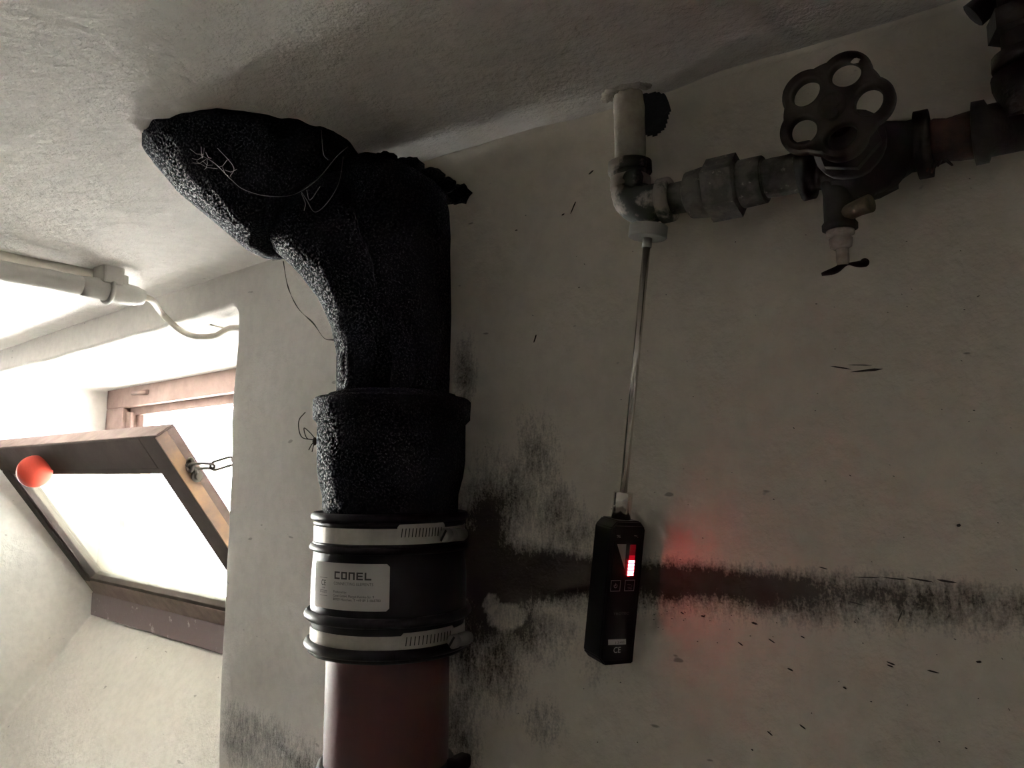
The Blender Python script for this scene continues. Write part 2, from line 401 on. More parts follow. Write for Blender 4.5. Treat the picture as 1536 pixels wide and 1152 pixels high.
o = m.build('wall_left', M['left']); struct(o)
a = o.data.attributes.new('soot', 'FLOAT', 'POINT'); vals = []
sc = onL(400, 1125)
for v in o.data.vertices:
    s = 0; u = (v.co-L0).dot(LU)
    if u > -.01 and (v.co-L0).dot(LN) < .05:
        d = (v.co.z-(sc.z-.03*(u-.1)))/.05; s = .62*math.exp(-d*d)*(1 if u > .02 else .4)
    vals.append(s)
a.data.foreach_set('value', vals)
# outside wall thickness around the frame, then the yard
m = MB(); T = .30
bo = [(FR['u0']-.005, FR['z0']+.03), (FR['u1']+.005, FR['z0']+.03), (FR['u1']+.005, FR['z1']-.01), (FR['u0']-.005, FR['z1']-.01)]
big = [(-4.5, -1.7), (1.5, -1.7), (1.5, 1.6), (-4.5, 1.6)]
m.rings([[Lp(u, WD+.02, z) for u, z in bo], [Lp(u, WD+.14, z) for u, z in bo], [Lp(u, WD+.14, z) for u, z in big]], caps=False, smooth=False)
struct(m.build('wall_outside', M['render']))
m = MB(); m.add([Lp(-9, WD+.14, -.62), Lp(6, WD+.14, -.62), Lp(6, 16, -.62), Lp(-9, 16, -.62)], [(0, 1, 2, 3)]); struct(m.build('ground_outside', M['ground']))

# ------------------------------------------------------------------ window
win = bpy.data.objects.new('window_1', None); COL.objects.link(win); win.location = Lp(-1.11, WD, FR['z0']); struct(win)
LM = Matrix((LU, LN, Vector((0, 0, 1)))).transposed()
def lbox(u0, u1, d0, d1, z0, z1, bev=.004): return MB().box(Lp((u0+u1)/2, (d0+d1)/2, (z0+z1)/2), (abs(u1-u0), abs(d1-d0), abs(z1-z0)), LM, bev)
fh = lbox(FR['u0'], FR['u1'], WD, WD+.06, .268, FR['z1']+.01).build('frame_head', M['wood_frame'], win)
lbox(FR['u0']+.1, FR['u1']-.1, WD+.03, WD+.085, .236, .275).build('head_rebate', M['wood_frame'], fh)
MB().tube([Lp(-1.60, WD-.004, .318), Lp(-1.47, WD-.004, .314)], .009, 8).build('hinge_pin', M['wood_frame'], fh)
for s, (a, b) in enumerate(((FR['u0'], FR['u0']+.16), (FR['u1']-.11, FR['u1']))):
    j = lbox(a, b, WD, WD+.06, FR['z0'], .268).build('frame_jamb', M['wood_frame'], win)
    c, d = (b, b+.045) if s == 0 else (a-.045, a)
    lbox(c-.01, d, WD+.015, WD+.05, FR['z0']+.08, .25).build('jamb_stop', M['wood_frame'], j)
    c, d = (b, b+.10) if s == 0 else (a-.10, a)
    lbox(c-.01, d, WD+.04, WD+.085, FR['z0']+.08, .25).build('jamb_rebate', M['wood_frame'], j)
sl = lbox(FR['u0'], FR['u1'], WD-.012, WD+.07, FR['z0'], -.462).build('frame_sill', M['peel'], win)
# tilted hopper sash: local axes u (along), s (up the sash), n (towards the room)
hz = -.47; Ls = math.hypot(.411, .565); sd = (-.411/Ls, .565/Ls)
SV = LN*sd[0]+Vector((0, 0, sd[1])); NV = -LN*sd[1]+Vector((0, 0, sd[0]))
S0 = Lp(0, WD-.005, hz)
SM = Matrix((LU, SV, NV)).transposed()
def sp(u, s, n): return S0+LU*u+SV*s+NV*n
def sbox(u0, u1, s0, s1, n0, n1, bev=.004): return MB().box(sp((u0+u1)/2, (s0+s1)/2, (n0+n1)/2), (abs(u1-u0), abs(s1-s0), abs(n1-n0)), SM, bev)
su0, su1 = -1.85, -.455; rw = .098; lw_ = .062; th = .058
m = sbox(su0+lw_-.004, su1-rw+.004, .07, .09, -.045, -.004, .003)
m2 = sbox(su0+lw_-.004, su1-rw+.004, Ls-rw-.02, Ls-rw, -.045, -.006, .003); m.add(m2.v, m2.f)
for a in (su0+lw_-.004, su1-rw-.018): q = sbox(a, a+.022, .07, Ls-rw, -.045, -.006, .003); m.add(q.v, q.f)
sash = m.build('sash', M['wood_dark'], win)
def child(mb, name, mat, par): return mb.build(name, mat, par)
tr_ = child(sbox(su0, su1-rw, Ls-rw, Ls, -th, 0), 'top_rail', M['wood_dark'], sash)
child(sbox(su0, su1, 0, .075, -th, 0), 'bottom_rail', M['wood'], sash)
child(sbox(su0, su0+lw_, .07, Ls-rw, -th, 0), 'stile', M['wood_dark'], sash)
child(sbox(su1-rw, su1-.004, .07, Ls, -th, 0), 'stile', M['wood_dark'], sash)
child(sbox(su1-.006, su1, .05, Ls-.004, -.034, -.001, .001), 'worn_edge', M['wood_bare'], sash)['label'] = 'bare worn wood edge of the sash'
child(sbox(su1-.006, su1-.001, .05, Ls-.004, -th, -.034, .001), 'edge_strip', M['wood'], sash)
child(sbox(su0, su1, Ls-.003, Ls+.002, -th, -.004, .001), 'top_edge', M['wood'], sash)
child(sbox(su0+lw_-.01, su1-rw+.01, .06, Ls-rw+.01, -.03, -.026, 0), 'glass_pane', M['glass'], sash)
kp = onPlane(52, 707, S0+NV*.035, NV)
k = MB(); k.ball(kp, .052, 14); k.tube([kp-NV*.04, kp-NV*.01], .02, 12); child(k, 'knob', M['redknob'], sash)['label'] = 'round red knob'
ey = sp(su1+.004, .592, -.03)
m = MB(); m.torus(ey+LU*.012, LN, .016, .005, 16, 6); m.tube([ey-LU*.01, ey+LU*.005], .006, 8); m.torus(ey-SV*.035+LU*.008, LU, .011, .005, 14, 6); m.tube([ey-SV*.035-LU*.01, ey-SV*.035+LU*.022], .009, 10); m.torus(ey-SV*.015+LU*.012, NV, .012, .004, 14, 6)
child(m, 'eye_bolt', M['zinc'], sash)
# chain from sash to frame
c0 = ey+LU*.02; c1 = Lp(-.295, .33, .18)
ch = thing('chain', c0, 'thin metal chain from the tilted sash up to the window frame', 'chain')
L = (c1-c0).length; pitch = .050; nl = max(4, int(L/pitch)); dirv = (c1-c0).normalized()
me = None
lk = []
for k in range(24):
    q = 2*math.pi*k/24; x = .0125*math.cos(q); y = .0125*math.sin(q); lk.append(Vector((x+(.0175 if x > 0 else -.0175), y, 0)))
mb = MB().tube(lk, .0040, 8, loop=True); me = mb.mesh('link'); me.materials.append(M['zinc'])
for i in range(nl):
    t = (i+.5)/nl; p = c0.lerp(c1, t)-Vector((0, 0, .05*4*t*(1-t)))
    t2 = t+.02; p2 = c0.lerp(c1, t2)-Vector((0, 0, .05*4*t2*(1-t2))); dv = (p2-p).normalized()
    o = bpy.data.objects.new('link', me); COL.objects.link(o); o.parent = ch; o.matrix_parent_inverse = Matrix.Translation(-ch.location)
    side = dv.cross(Vector((0, 0, 1))).normalized(); u2 = side.cross(dv)
    if i % 2: side, u2 = u2, -side
    side2 = (side*math.cos(.5)+u2*math.sin(.5)).normalized(); n2 = dv.cross(side2)
    o.matrix_world = Matrix.Translation(p) @ Matrix((dv, side2, n2)).transposed().to_4x4()
    o.matrix_parent_inverse = Matrix.Identity(4); o.location = p-ch.location

# ------------------------------------------------------------------ conduit on the ceiling and cable
e = onZ(214, 446, ZC-.047); s_ = onZ(0, 405, ZC-.047); dv = (s_-e).normalized()
cr = .0195
co = thing('conduit_pipe', e, 'grey painted conduit pipe clipped under the ceiling near the window', 'pipe')
def line(a, d, L, n): return [a+d*(L*i/n) for i in range(n+1)]
MB().tube(line(e+dv*.10, dv, 2.6, 60), cr, 18, jit=.002).build('tube', M['conduit'], co)
MB().tube(line(e, dv, .13, 8), [.016, .021]+[.0225]*5+[.022, .0195], 18).build('end_sleeve', M['conduit'], co)
side = dv.cross(Vector((0, 0, 1))).normalized()
CM = Matrix((dv, side, Vector((0, 0, 1)))).transposed()
cb = e+dv*.075
cl = MB().box(cb+Vector((0, 0, .034)), (.045, .05, .045), CM, .006).build('clip_block', M['conduit'], co)
MB().torus(cb, dv, .0245, .0055, 24, 8).build('clip_strap', M['conduit'], co)
MB().box(cb-dv*.03+Vector((0, 0, .022)), (.012, .03, .03), CM, .003).build('clip_ear', M['conduit'], cl)
d0 = onZ(185, 424, ZC-.012); 
du = MB().tube(line(d0, dv, 2.6, 60), .0165, 12, jit=.003, seed=4).build('cable_duct', M['cable'])
du.location = (0, 0, 0); tag(du, 'slim white painted duct running along the ceiling behind the grey conduit', 'duct')
pts = [e+dv*.01, e-dv*.02+Vector((0, 0, -.002)), onPlane(243, 470, L0-LN*.02, LN), onPlane(266, 492, L0+LN*.0, LN), onPlane(290, 504, L0+LN*.03, LN), onPlane(322, 504, L0+LN*.05, LN), onPlane(350, 492, L0+LN*.06, LN), Lp(.03, .07, .30)]
cbl = MB().tube(bez(pts, 8), .0072, 10).build('electric_cable', M['cable']); tag(cbl, 'dirty white cable sagging from the conduit end into the window niche', 'cable')
pts = [onL(268, 480, .05), onL(300, 484, .06), onL(345, 494, .07), Lp(.02, .07, .295)]
wr = MB().tube(bez(pts, 6), .0022, 6).build('thin_wire', M['cable']); tag(wr, 'thin pale wire beside the sagging cable in the niche', 'wire')

# ------------------------------------------------------------------ drain pipe
AX, AY = -.66, .70
def zz(py, R=.0): # height on the front of the drain stack for a picture row
    p = onCyl(590, py, AX, AY, R or .08); return p.z
A = Vector((AX, AY, 0))
br = thing('drain_branch', (AX, AY, zz(765)), 'black tarred cast-iron drain fitting bending up into the ceiling', 'drain pipe')
z0 = H+.225
# main barrel + bend into the branch
tp = Vector((-.835, .597, ZC+.04)); b0 = Vector((AX, AY, z0)); bd = (Vector((-.83, .60, H+.431))-b0).normalized()
path = [A+Vector((0, 0, z)) for z in (H+.06, H+.09, H+.12)]
p1 = A+Vector((0, 0, H+.13)); p2 = b0+bd*.10
for k in range(1, 13):
    t = k/12; path.append(p1.lerp(b0, t).lerp(b0.lerp(p2, t), t))
for k in range(1, 9): path.append(p2.lerp(b0+bd*.33, k/8))
MB().tube(path, .0695, 48, jit=.0025).build('bend', M['tar'], br)
MB().lathe(b0+bd*.155, bd, [(0, .070), (.004, .082), (.012, .092), (.03, .097), (.06, .10), (.10, .104), (.14, .108), (.2, .108)], 48, jit=.004).build('branch_socket', M['tar'], br)
st = []
for (h, r) in [(H+.10, .0685), (H+.20, .0685), (H+.30, .0685), (H+.345, .0685), (H+.365, .064), (H+.375, .05), (H+.378, .01)]:
    ring = []
    for k in range(48):
        q = 2*math.pi*k/48; x = r*math.cos(q); y = r*math.sin(q); dz = 0
        if h > H+.33: dz = -.35*(x*.8+y*.55)*1 + .012
        p = Vector((AX+x, AY+y, h+dz)); p += Vector((x, y, r*.3))*(.08*noise.noise(p*45)); ring.append(p)
    st.append(ring)
MB().rings(st).build('stack_stub', M['tar'], br)
m = MB()
for (px, py, r) in ((610, 250, .02), (645, 262, .016), (575, 240, .018), (668, 272, .012)): m.ball(onPlane(px, py+6, Vector((AX, AY, 0)), Vector((-.5657, .8246, 0))), r, 10, (1.3, 1, .8), .22)
m.build('tar_lump', M['tar'], br)
lug = onY(686, 292, .775); m = MB(); m.ball(lug, .016, 8, (1.2, .9, .8), .5); m.tube([lug, lug+Vector((-.04, -.02, -.01))], .010, 8); m.build('lug', M['tar'], br)
zc = [zz(y, .09) for y in (586, 588, 592, 622, 629, 650, 690, 715, 745, 768, 800)]
pr = list(zip(zc, (.074, .0935, .0965, .0965, .0912, .0905, .0905, .0885, .0825, .0815, .0815)))
MB().lathe((AX, AY, 0), (0, 0, 1), pr, 56, jit=.0012).build('socket', M['tar'], br)
seal = MB().lathe((AX, AY, 0), (0, 0, 1), [(zc[0]-.004, .085), (zc[0]+.004, .078), (zc[0]+.006, .07)], 40, jit=.003).build('joint_seal', M['tar'], br)

# rubber coupling
CX = AX
cp = thing('pipe_coupling', (AX, AY, zz(1005)), 'black rubber pipe coupling with two steel hose clamps and white label', 'coupling')
def zr(py): return zz(py, .094)
zT, zB = zr(772), zr(992)
prof = [(zr(998), .073), (zr(996), .089), (zr(955), .090), (zr(950), .0915), (zr(925), .0925), (zr(917), .0925), (zr(880), .0925), (zr(835), .0905), (zr(825), .0895), (zr(790), .0885), (zr(776), .0885), (zr(773), .075)]
MB().lathe((AX, AY, 0), (0, 0, 1), prof, 64).build('sleeve', M['rubber'], cp)
for (py, R, r) in ((779, .0900, .0052), (828, .0912, .0045), (936, .0938, .0058), (984, .0930, .0058), (992, .0905, .0045), (789, .0882, .0035), (821, .0888, .003)):
    MB().torus((AX, AY, zr(py)), (0, 0, 1), R, r, 72, 10).build('rim', M['rubber'], cp)
def cyl_pt(px, py, R): 
    p = onCyl(px, py, AX, AY, R); return math.atan2(p.y-AY, p.x-AX), p.z
def cw(a, z, R): return Vector((AX+R*math.cos(a), AY+R*math.sin(a), z))
def patch(a0, a1, z0, z1, R, th=.0006, n=24, shear=0, round_=0.0):
    """thin curved plate on the cylinder"""
    out = []; loop = []
    W_ = abs(a1-a0)*R
    m = MB(); rings = []
    for i in range(n+1):
        t = i/n; a = a0+(a1-a0)*t; s = min(t, 1-t)*W_; cut = 0
        if round_ and s < round_: cut = round_-math.sqrt(max(round_**2-(round_-s)**2, 0))
        lo, hi = z0+cut+shear*t, z1-cut+shear*t
        rings.append([cw(a, lo, R), cw(a, lo, R+th), cw(a, hi, R+th), cw(a, hi, R)])
    return m.rings(rings, smooth=False)
def band_ring(zlo, zhi, R, name, par):
    return MB().lathe((AX, AY, 0), (0, 0, 1), [(zlo, R-.001), (zlo, R+.0007), (zhi, R+.0007), (zhi, R-.001)], 72, caps=False, smooth=False).build(name, M['steel'], par)
for (ytop, ybot, R, sx0, sx1, sy0, sy1, scx, scy) in ((794, 818, .0902, 596, 651, 785, 814, 669, 803), (956, 981, .0912, 601, 664, 948, 977, 680, 962)):
    bnd = band_ring(zr(ybot), zr(ytop), R, 'clamp_band', cp); bnd['label'] = 'stainless steel hose clamp band'
    a0, zt = cyl_pt(sx0, sy0+2, R); a1, zb = cyl_pt(sx1+14, sy1, R)
    _, zb = cyl_pt(sx0, sy1-2, R)
    patch(a0, a1, zb, zt, R+.001, .0012, 24, .001, .003).build('slotted_strap', M['steel'], bnd)
    zm = (zt+zb)/2; hh = (zt-zb)*.27
    for k in range(13):
        ak = a0+(a1-a0)*(.08+.88*k/13); m = MB()
        c = [cw(ak-.009, zm-hh, R+.0025), cw(ak-.009+.011, zm-hh, R+.0025), cw(ak+.009+.006, zm+hh, R+.0025), cw(ak+.004, zm+hh, R+.0025)]
        d = [cw(math.atan2(p.y-AY, p.x-AX), p.z, R+.0005) for p in c]
        m.rings([d, c], smooth=False); m.build('slot', M['slot_shade'], bnd)
    a, zs = cyl_pt(scx, scy, R+.008)
    c = cw(a, zs, R+.009); tg = Vector((math.sin(a), -math.cos(a), 0))
    if tg.dot(O-c) < 0: tg = -tg
    sw = MB().lathe(c-tg*.028, tg, [(0, .0065), (.02, .0065), (.021, .0055), (.024, .0055), (.0245, .0078), (.031, .0078), (.0325, .0068)], 20).build('clamp_screw', M['steel_worn'], bnd)
    nrm = Vector((math.cos(a), math.sin(a), 0)); HM = Matrix((tg, nrm, Vector((0, 0, 1)))).transposed()
    zq = Vector((0, 0, 1)); sl_dir = (zq*math.cos(.6)+nrm*math.sin(.6)); so = tg.cross(sl_dir)
    MB().box(c+tg*.005, (.0012, .0022, .0145), Matrix((tg, so, sl_dir)).transposed()).build('screw_slot', M['slot_shade'], sw)
    MB().lathe(c-tg*.026, tg, [(0, .005), (.001, .0076), (.014, .0076), (.015, .005)], 16).build('screw_housing', M['steel_worn'], bnd)
# label
LR = .0936
la0, lzt = cyl_pt(474, 848, LR); la1, _ = cyl_pt(585, 848, LR); _, lzb = cyl_pt(540, 917, LR)
_, lzt = cyl_pt(540, 846, LR)
lb = patch(la0, la1, lzb, lzt, LR-.0004, .0006, 32, 0, .003).build('label_sticker', M['label'], cp); lb['label'] = 'grey white printed label'
LW = abs(la1-la0)*LR; LH = lzt-lzb; sg = 1 if la1 > la0 else -1
def lab(x, y, R=LR+.00045): return cw(la0+sg*x/LR, lzb+y, R)    # label coordinates in metres from lower left
def text_mesh(body, size, align='LEFT'):
    cu_ = bpy.data.curves.new('t', 'FONT'); cu_.body = body; cu_.size = size; cu_.align_x = align; cu_.resolution_u = 3
    to = bpy.data.objects.new('t', cu_); COL.objects.link(to); dg = bpy.context.evaluated_depsgraph_get()
    me = bpy.data.meshes.new_from_object(to.evaluated_get(dg)); bpy.data.objects.remove(to); bpy.data.curves.remove(cu_)
    return [v.co.copy() for v in me.vertices], [tuple(p.vertices) for p in me.polygons]
def text_on(body, mp, x, y, width, height, name, mat, par):
    vs, fs = text_mesh(body, 1.0)
    x0 = min(v.x for v in vs); x1 = max(v.x for v in vs); kx = width/(x1-x0); ky = height/.73
    m = MB(); m.add([mp(x+(v.x-x0)*kx, y+v.y*ky) for v in vs], fs); return m.build(name, mat, par, fix=False)
def lx(px, py): a, z = cyl_pt(px, py, LR); return (a-la0)*sg*LR, z-lzb
def seg(mp, x0, y0, x1, y1, n=6):
    m = MB(); R = [[mp(x0+(x1-x0)*i/n, y0), mp(x0+(x1-x0)*i/n, y1)] for i in range(n+1)]; return m.rings(R, closed=False, caps=False, smooth=False)
# CONEL logo, square letters
xl, yb = lx(502, 870); xr, yt = lx(560, 859); hgt = lx(530, 858.5)[1]-lx(530, 870)[1]; yb = lx(530, 870)[1]
cwid = (xr-xl); ls = cwid/5*1.0; lw = ls*.80; stw = hgt*.21
letters = {'C': 'LTB', 'O': 'LTBR', 'n': 'LTR', 'E': 'LTBM', 'L': 'LB'}
for i, ch_ in enumerate('COnEL'):
    x = xl+i*ls; m = MB()
    for s in letters[ch_]:
        q = {'L': (x, yb, x+stw*1.15, yb+hgt), 'R': (x+lw-stw*1.15, yb, x+lw, yb+hgt), 'T': (x, yb+hgt-stw, x+lw, yb+hgt), 'B': (x, yb, x+lw, yb+stw), 'M': (x, yb+hgt/2-stw/2, x+lw*.95, yb+hgt/2+stw/2)}[s]
        g = seg(lab, *q); m.add(g.v, g.f)
    m.build('logo_letter', M['print'], lb, fix=False)
def line_text(body, px0, px1, py, hpx, mat, name='print_line'):
    x, y = lx(px0, py); x2, _ = lx(px1, py); y = lx(530, py)[1]; h = lx(530, py-hpx)[1]-y
    text_on(body, lab, x, y, x2-x, h, name, mat, lb)
line_text('CONNECTING ELEMENTS', 501, 560, 878.5, 4.6, M['print'])
line_text('Produced by:', 500.5, 520, 891, 4.0, M['print2'])
line_text('Conel GmbH, Margot-Kalinke-Str. 9', 500, 561, 896.8, 4.0, M['print2'])
line_text('80939 München, T +49 89 31868780', 500, 571, 902.3, 4.0, M['print2'])
line_text('CE', 482.5, 489, 881.5, 9, M['print2'])
line_text('09', 484, 487.5, 886.5, 2.6, M['print'])
line_text('EN 681', 480.5, 490, 893, 2.8, M['print'])
for (xa, ya, xb, yb2) in ((480.5, 870, 491.5, 869.4), (480, 889.4, 491, 888.8), (480, 897.4, 491, 896.8)):
    a = lx(xa, ya); b = lx(xb, yb2); m = seg(lab, a[0], lx(530, ya)[1], b[0], lx(530, yb2)[1]); m.build('print_rule', M['print'], lb, fix=False)

# red pipe
rp = thing('red_drain_pipe', (AX, AY, 0), 'dark red painted drain pipe below the rubber coupling', 'drain pipe')
MB().lathe((AX, AY, 0), (0, 0, 1), [(0.0, .073), (zr(1300), .073), (zr(1150), .073), (zr(1000), .073), (zr(985), .073)], 56).build('pipe', M['redpipe'], rp)
MB().torus((AX, AY, zr(1192)), (0, 0, 1), .075, .006, 60, 8).build('pipe_ring', M['iron'], rp)
m = MB(); p = onCyl(680, 1150, AX, AY, .0735); m.box(Vector((AX+.085, AY+.03, zr(1180))), (.016, .03, .016), None, .004); m.build('ring_lug', M['iron'], rp)

m = MB(); m.ball((-.74, .835, ZC+.02), .09, 14, (1.0, 1.0, .55), .12); m.build('light_stop_lump', M['right'], bpy.data.objects['wall_right'])  # mostly hidden lump added to block light passing behind the stub
# cobwebs and spider
def ap(px, py, off=0.0): return onPlane(px, py, A+Vector((.5657*off, -.8246*off, 0)), Vector((-.5657, .8246, 0)))
strands = [[(345, 268, .09), (365, 284, .088), (400, 294, .085), (440, 292, .082), (475, 270, .08), (505, 235, .08), (522, 220, .07)], [(515, 235, .08), (508, 275, .084), (490, 305, .085), (472, 318, .085), (460, 300, .085), (452, 288, .084)], [(452, 290, .085), (458, 305, .085), (456, 316, .086)], [(460, 285, .085), (465, 300, .085), (480, 280, .085)], [(482, 195, .06), (485, 230, .07), (492, 240, .075)], [(345, 268, .09), (322, 245, .1), (300, 232, .1)], [(345, 265, .09), (350, 250, .1), (326, 222, .11)]]
wb = MB()
for s in strands: wb.tube(bez([ap(*p) for p in s], 8), .00034, 5, jit=.0002)
for i in range(14):
    a = random.uniform(0, 1); p0 = ap(300+45*a+random.uniform(-4, 4), 232+32*a+random.uniform(-5, 5), .095+random.uniform(-.01, .02)); p3 = p0+Vector((random.uniform(-.02, .02), random.uniform(-.02, .02), random.uniform(-.012, .012)))
    wb.tube([p0, (p0+p3)/2+Vector((0, 0, -.003)), p3], .00028, 4)
o = wb.build('cobweb', M['web']); o['kind'] = 'stuff'; tag(o, 'grey cobweb strands strung across the black drain bend', 'cobweb')
wb = MB(); pts = [(425, 392, -.06), (432, 430, -.05), (447, 462, -.03), (470, 485, -.01), (486, 507, .0), (500, 510, .02)]
wb.tube(bez([ap(*p) for p in pts], 8), .0006, 5, jit=.0006); o = wb.build('cobweb_thread', M['fleck']); tag(o, 'dark cobweb thread hanging beside the left edge of the black drain bend', 'cobweb')
bx = ap(472, 662, .012); mb = MB(); mb.ball(bx, .0035, 6, (.8, .8, 1.5)); 
for pl in ([(471, 660), (452, 655), (448, 632), (458, 618)], [(471, 660), (460, 657), (456, 642), (466, 650), (471, 656)], [(472, 663), (468, 666), (463, 675)], [(472, 664), (470, 670), (468, 678)]):
    mb.tube(bez([ap(x, y, .012) for x, y in pl], 6), .0006, 5)
o = mb.build('spider', M['fleck']); tag(o, 'thin long-legged spider on the left side of the drain socket', 'spider')

# ------------------------------------------------------------------ water pipes on the dark wall
PY = .758
def at(px, py, y=PY): return onY(px, py, y)
X = Vector((1, 0, 0)); Zv = Vector((0, 0, 1)); Yv = Vector((0, 1, 0))
zrun = at(1180, 262).z
el = at(946, 300); xr_ = el.x
rs = thing('water_riser_pipe', (xr_, PY, zrun), 'off-white painted vertical water pipe going up through the ceiling hole', 'pipe')
MB().tube([Vector((xr_, PY, zrun+.035+(ZC+.04-zrun-.035)*k/10)) for k in range(11)], .0172, 24, jit=.0022).build('pipe', M['oldwhite'], rs)
MB().lathe((xr_, PY, at(946, 268).z), Zv, [(-.016, .0175), (-.012, .0225), (.0, .0225), (.004, .0175)], 24, jit=.0015).build('thread_collar', M['oldwhite'], rs)
eb = thing('pipe_elbow', (xr_, PY, zrun), 'chipped painted pipe elbow above the magnetic probe tip', 'pipe fitting')
path = [Vector((xr_, PY, zrun+.045)), Vector((xr_, PY, zrun+.028))]
for k in range(1, 9):
    q = k/8*math.pi/2; path.append(Vector((xr_+.022*(1-math.cos(q)), PY, zrun+.022-.022*math.sin(q))))
path.append(Vector((xr_+.04, PY, zrun)))
MB().tube(path, [.0215]*2+[.022, .0225, .023, .023, .0225, .022, .0215, .021]+[.021], 24, jit=.0015).build('bend', M['elbow'], eb)
MB().lathe((xr_+.036, PY, zrun), X, [(0, .02), (.001, .0245), (.012, .0245), (.014, .018)], 24, jit=.0012).build('rim', M['elbow'], eb)
MB().lathe((xr_, PY, zrun+.040), Zv, [(0, .02), (.001, .0245), (.012, .0245), (.014, .018)], 24, jit=.0012).build('rim', M['elbow'], eb)
m = MB(); m.ball((xr_+.012, PY-.018, zrun+.026), .011, 8, (1, .8, 1), .3); m.build('paint_blob', M['elbow'], eb)
# union
def xat(px, y=PY, z=None): # x on the run axis for a picture column
    d = ray(px, 262); return at(px, 300-(px-1010)*.225).x
un = thing('pipe_union', (xat(1080), PY, zrun), 'dirty grey hexagonal pipe union between the elbow and the valve', 'pipe fitting')
MB().lathe((xat(1003), PY, zrun), X, [(0, .017), (.02, .017), (.022, .0185), (xat(1060)-xat(1003), .021)], 24, jit=.0015).build('nipple', M['corr'], un)
MB().lathe((xat(1030), PY, zrun), X, [(0, .018), (.004, .0245), (xat(1062)-xat(1030), .027)], 24, jit=.001).build('threaded_end', M['corr'], un)
hexp = [(0, .026), (.002, .033), (xat(1112)-xat(1062)-.002, .033), (xat(1112)-xat(1062), .026)]
MB().lathe((xat(1062), PY, zrun), X, hexp, 6, smooth=False).build('hex_nut', M['corr'], un)
MB().lathe((xat(1112), PY, zrun), X, [(0, .0235), (.001, .0245), (xat(1146)-xat(1112), .0245), (xat(1150)-xat(1112), .0195)], 24, jit=.001).build('collar', M['corr'], un)
MB().lathe((xat(1140), PY, zrun), X, [(0, .022), (.001, .0235), (.005, .0235), (.006, .02)], 24).build('black_gasket', M['iron'], un)
wp = MB().tube([Vector((xat(1145)+(xat(1215)-xat(1145))*k/8, PY, zrun)) for k in range(9)], .0195, 24, jit=.0012).build('water_pipe', M['corr']); tag(wp, 'short grey water pipe between the union and the handwheel valve', 'pipe')
# gate valve
vx = at(1287, 232).x
gv = thing('gate_valve', (vx, PY, zrun), 'old black gate valve with five-lobed rusty handwheel', 'valve')
xa, xb = xat(1200), xat(1398)
MB().lathe((xa, PY, zrun), X, [(0, .02), (.001, .0285), (.012, .0285), (.014, .022), (.022, .022), (vx-xa-.022, .029), (vx-xa, .034), (vx-xa+.026, .030), (xb-xa-.018, .0235), (xb-xa-.013, .0235), (xb-xa-.012, .0305), (xb-xa-.001, .0305), (xb-xa, .02)], 28, jit=.0035, freq=45).build('body', M['iron'], gv)
m = MB(); m.ball((vx+.004, PY, zrun-.018), .028, 10, (1.2, .9, .9), .35); m.build('belly', M['iron'], gv)
wy = .655
MB().lathe((vx, PY-.01, zrun), -Yv, [(0, .027), (.02, .026), (.024, .031), (.034, .031), (.036, .022), (.05, .018), (.06, .016), (.062, .010), (.075, .010)], 24, jit=.0015).build('bonnet', M['iron'], gv)
m = MB().lathe((vx, PY-.02, zrun), -Yv, [(0, .02), (.018, .0285), (.032, .0285), (.034, .015)], 6, smooth=False); m.build('bonnet_nut', M['iron'], gv)
MB().tube([Vector((vx, PY-.04, zrun)), Vector((vx, wy-.012, zrun))], .0055, 12).build('stem', M['iron'], gv)
# handwheel: five-lobed rim with five round openings
wc = Vector((vx, wy, zrun+.008)); RO = .0395; ro = .0165; rot = math.radians(66)
bm = bmesh.new()
WN = 180
def rim_out(q):
    # lobed outline: union of five circles around the hub
    best = 0
    for k in range(5):
        c = rot+k*2*math.pi/5; dx = .029; rr = .0205
        b = dx*math.cos(q-c); D = rr*rr-dx*dx+b*b
        if D > 0: best = max(best, b+math.sqrt(D))
    return max(best, .0415)
m = MB()
# build plate by polar strips around every opening: outer ring polygon minus holes through a filled curve
cuw = bpy.data.curves.new('wheel', 'CURVE'); cuw.dimensions = '2D'; cuw.fill_mode = 'BOTH'; cuw.extrude = .003; cuw.bevel_depth = .0026; cuw.bevel_resolution = 2
def spl(pts):
    s = cuw.splines.new('POLY'); s.points.add(len(pts)-1); s.use_cyclic_u = True
    for p, q in zip(s.points, pts): p.co = (q[0], q[1], 0, 1)
spl([(rim_out(2*math.pi*k/120)*math.cos(2*math.pi*k/120), rim_out(2*math.pi*k/120)*math.sin(2*math.pi*k/120)) for k in range(120)])
for k in range(5):
    c = rot+k*2*math.pi/5
    spl([(.0305*math.cos(c)+.0142*math.cos(q)*math.cos(c)-.0158*math.sin(q)*math.sin(c), .0305*math.sin(c)+.0142*math.cos(q)*math.sin(c)+.0158*math.sin(q)*math.cos(c)) for q in [2*math.pi*i/32 for i in range(32)]])
to = bpy.data.objects.new('wheel', cuw); COL.objects.link(to); dg = bpy.context.evaluated_depsgraph_get()
mw = bpy.data.meshes.new_from_object(to.evaluated_get(dg)); bpy.data.objects.remove(to)
m.add([wc+Vector((v.co.x*.91, -v.co.z, v.co.y*.91)) for v in mw.vertices], [tuple(p.vertices) for p in mw.polygons], True)
hw = m.build('handwheel', M['wheel'], gv); hw['label'] = 'five-lobed rusty iron handwheel'
cp_ = onY(1284, 91, wy-.006); m = MB(); m.ball(cp_, .0022, 6, (1.6, .35, 1), .5); m.build('chipped_spot', M['limed'], hw)
MB().lathe(wc+Vector((0, .008, 0)), -Yv, [(0, .010), (.001, .013), (.016, .011), (.018, .008)], 20).build('hub', M['wheel'], hw)
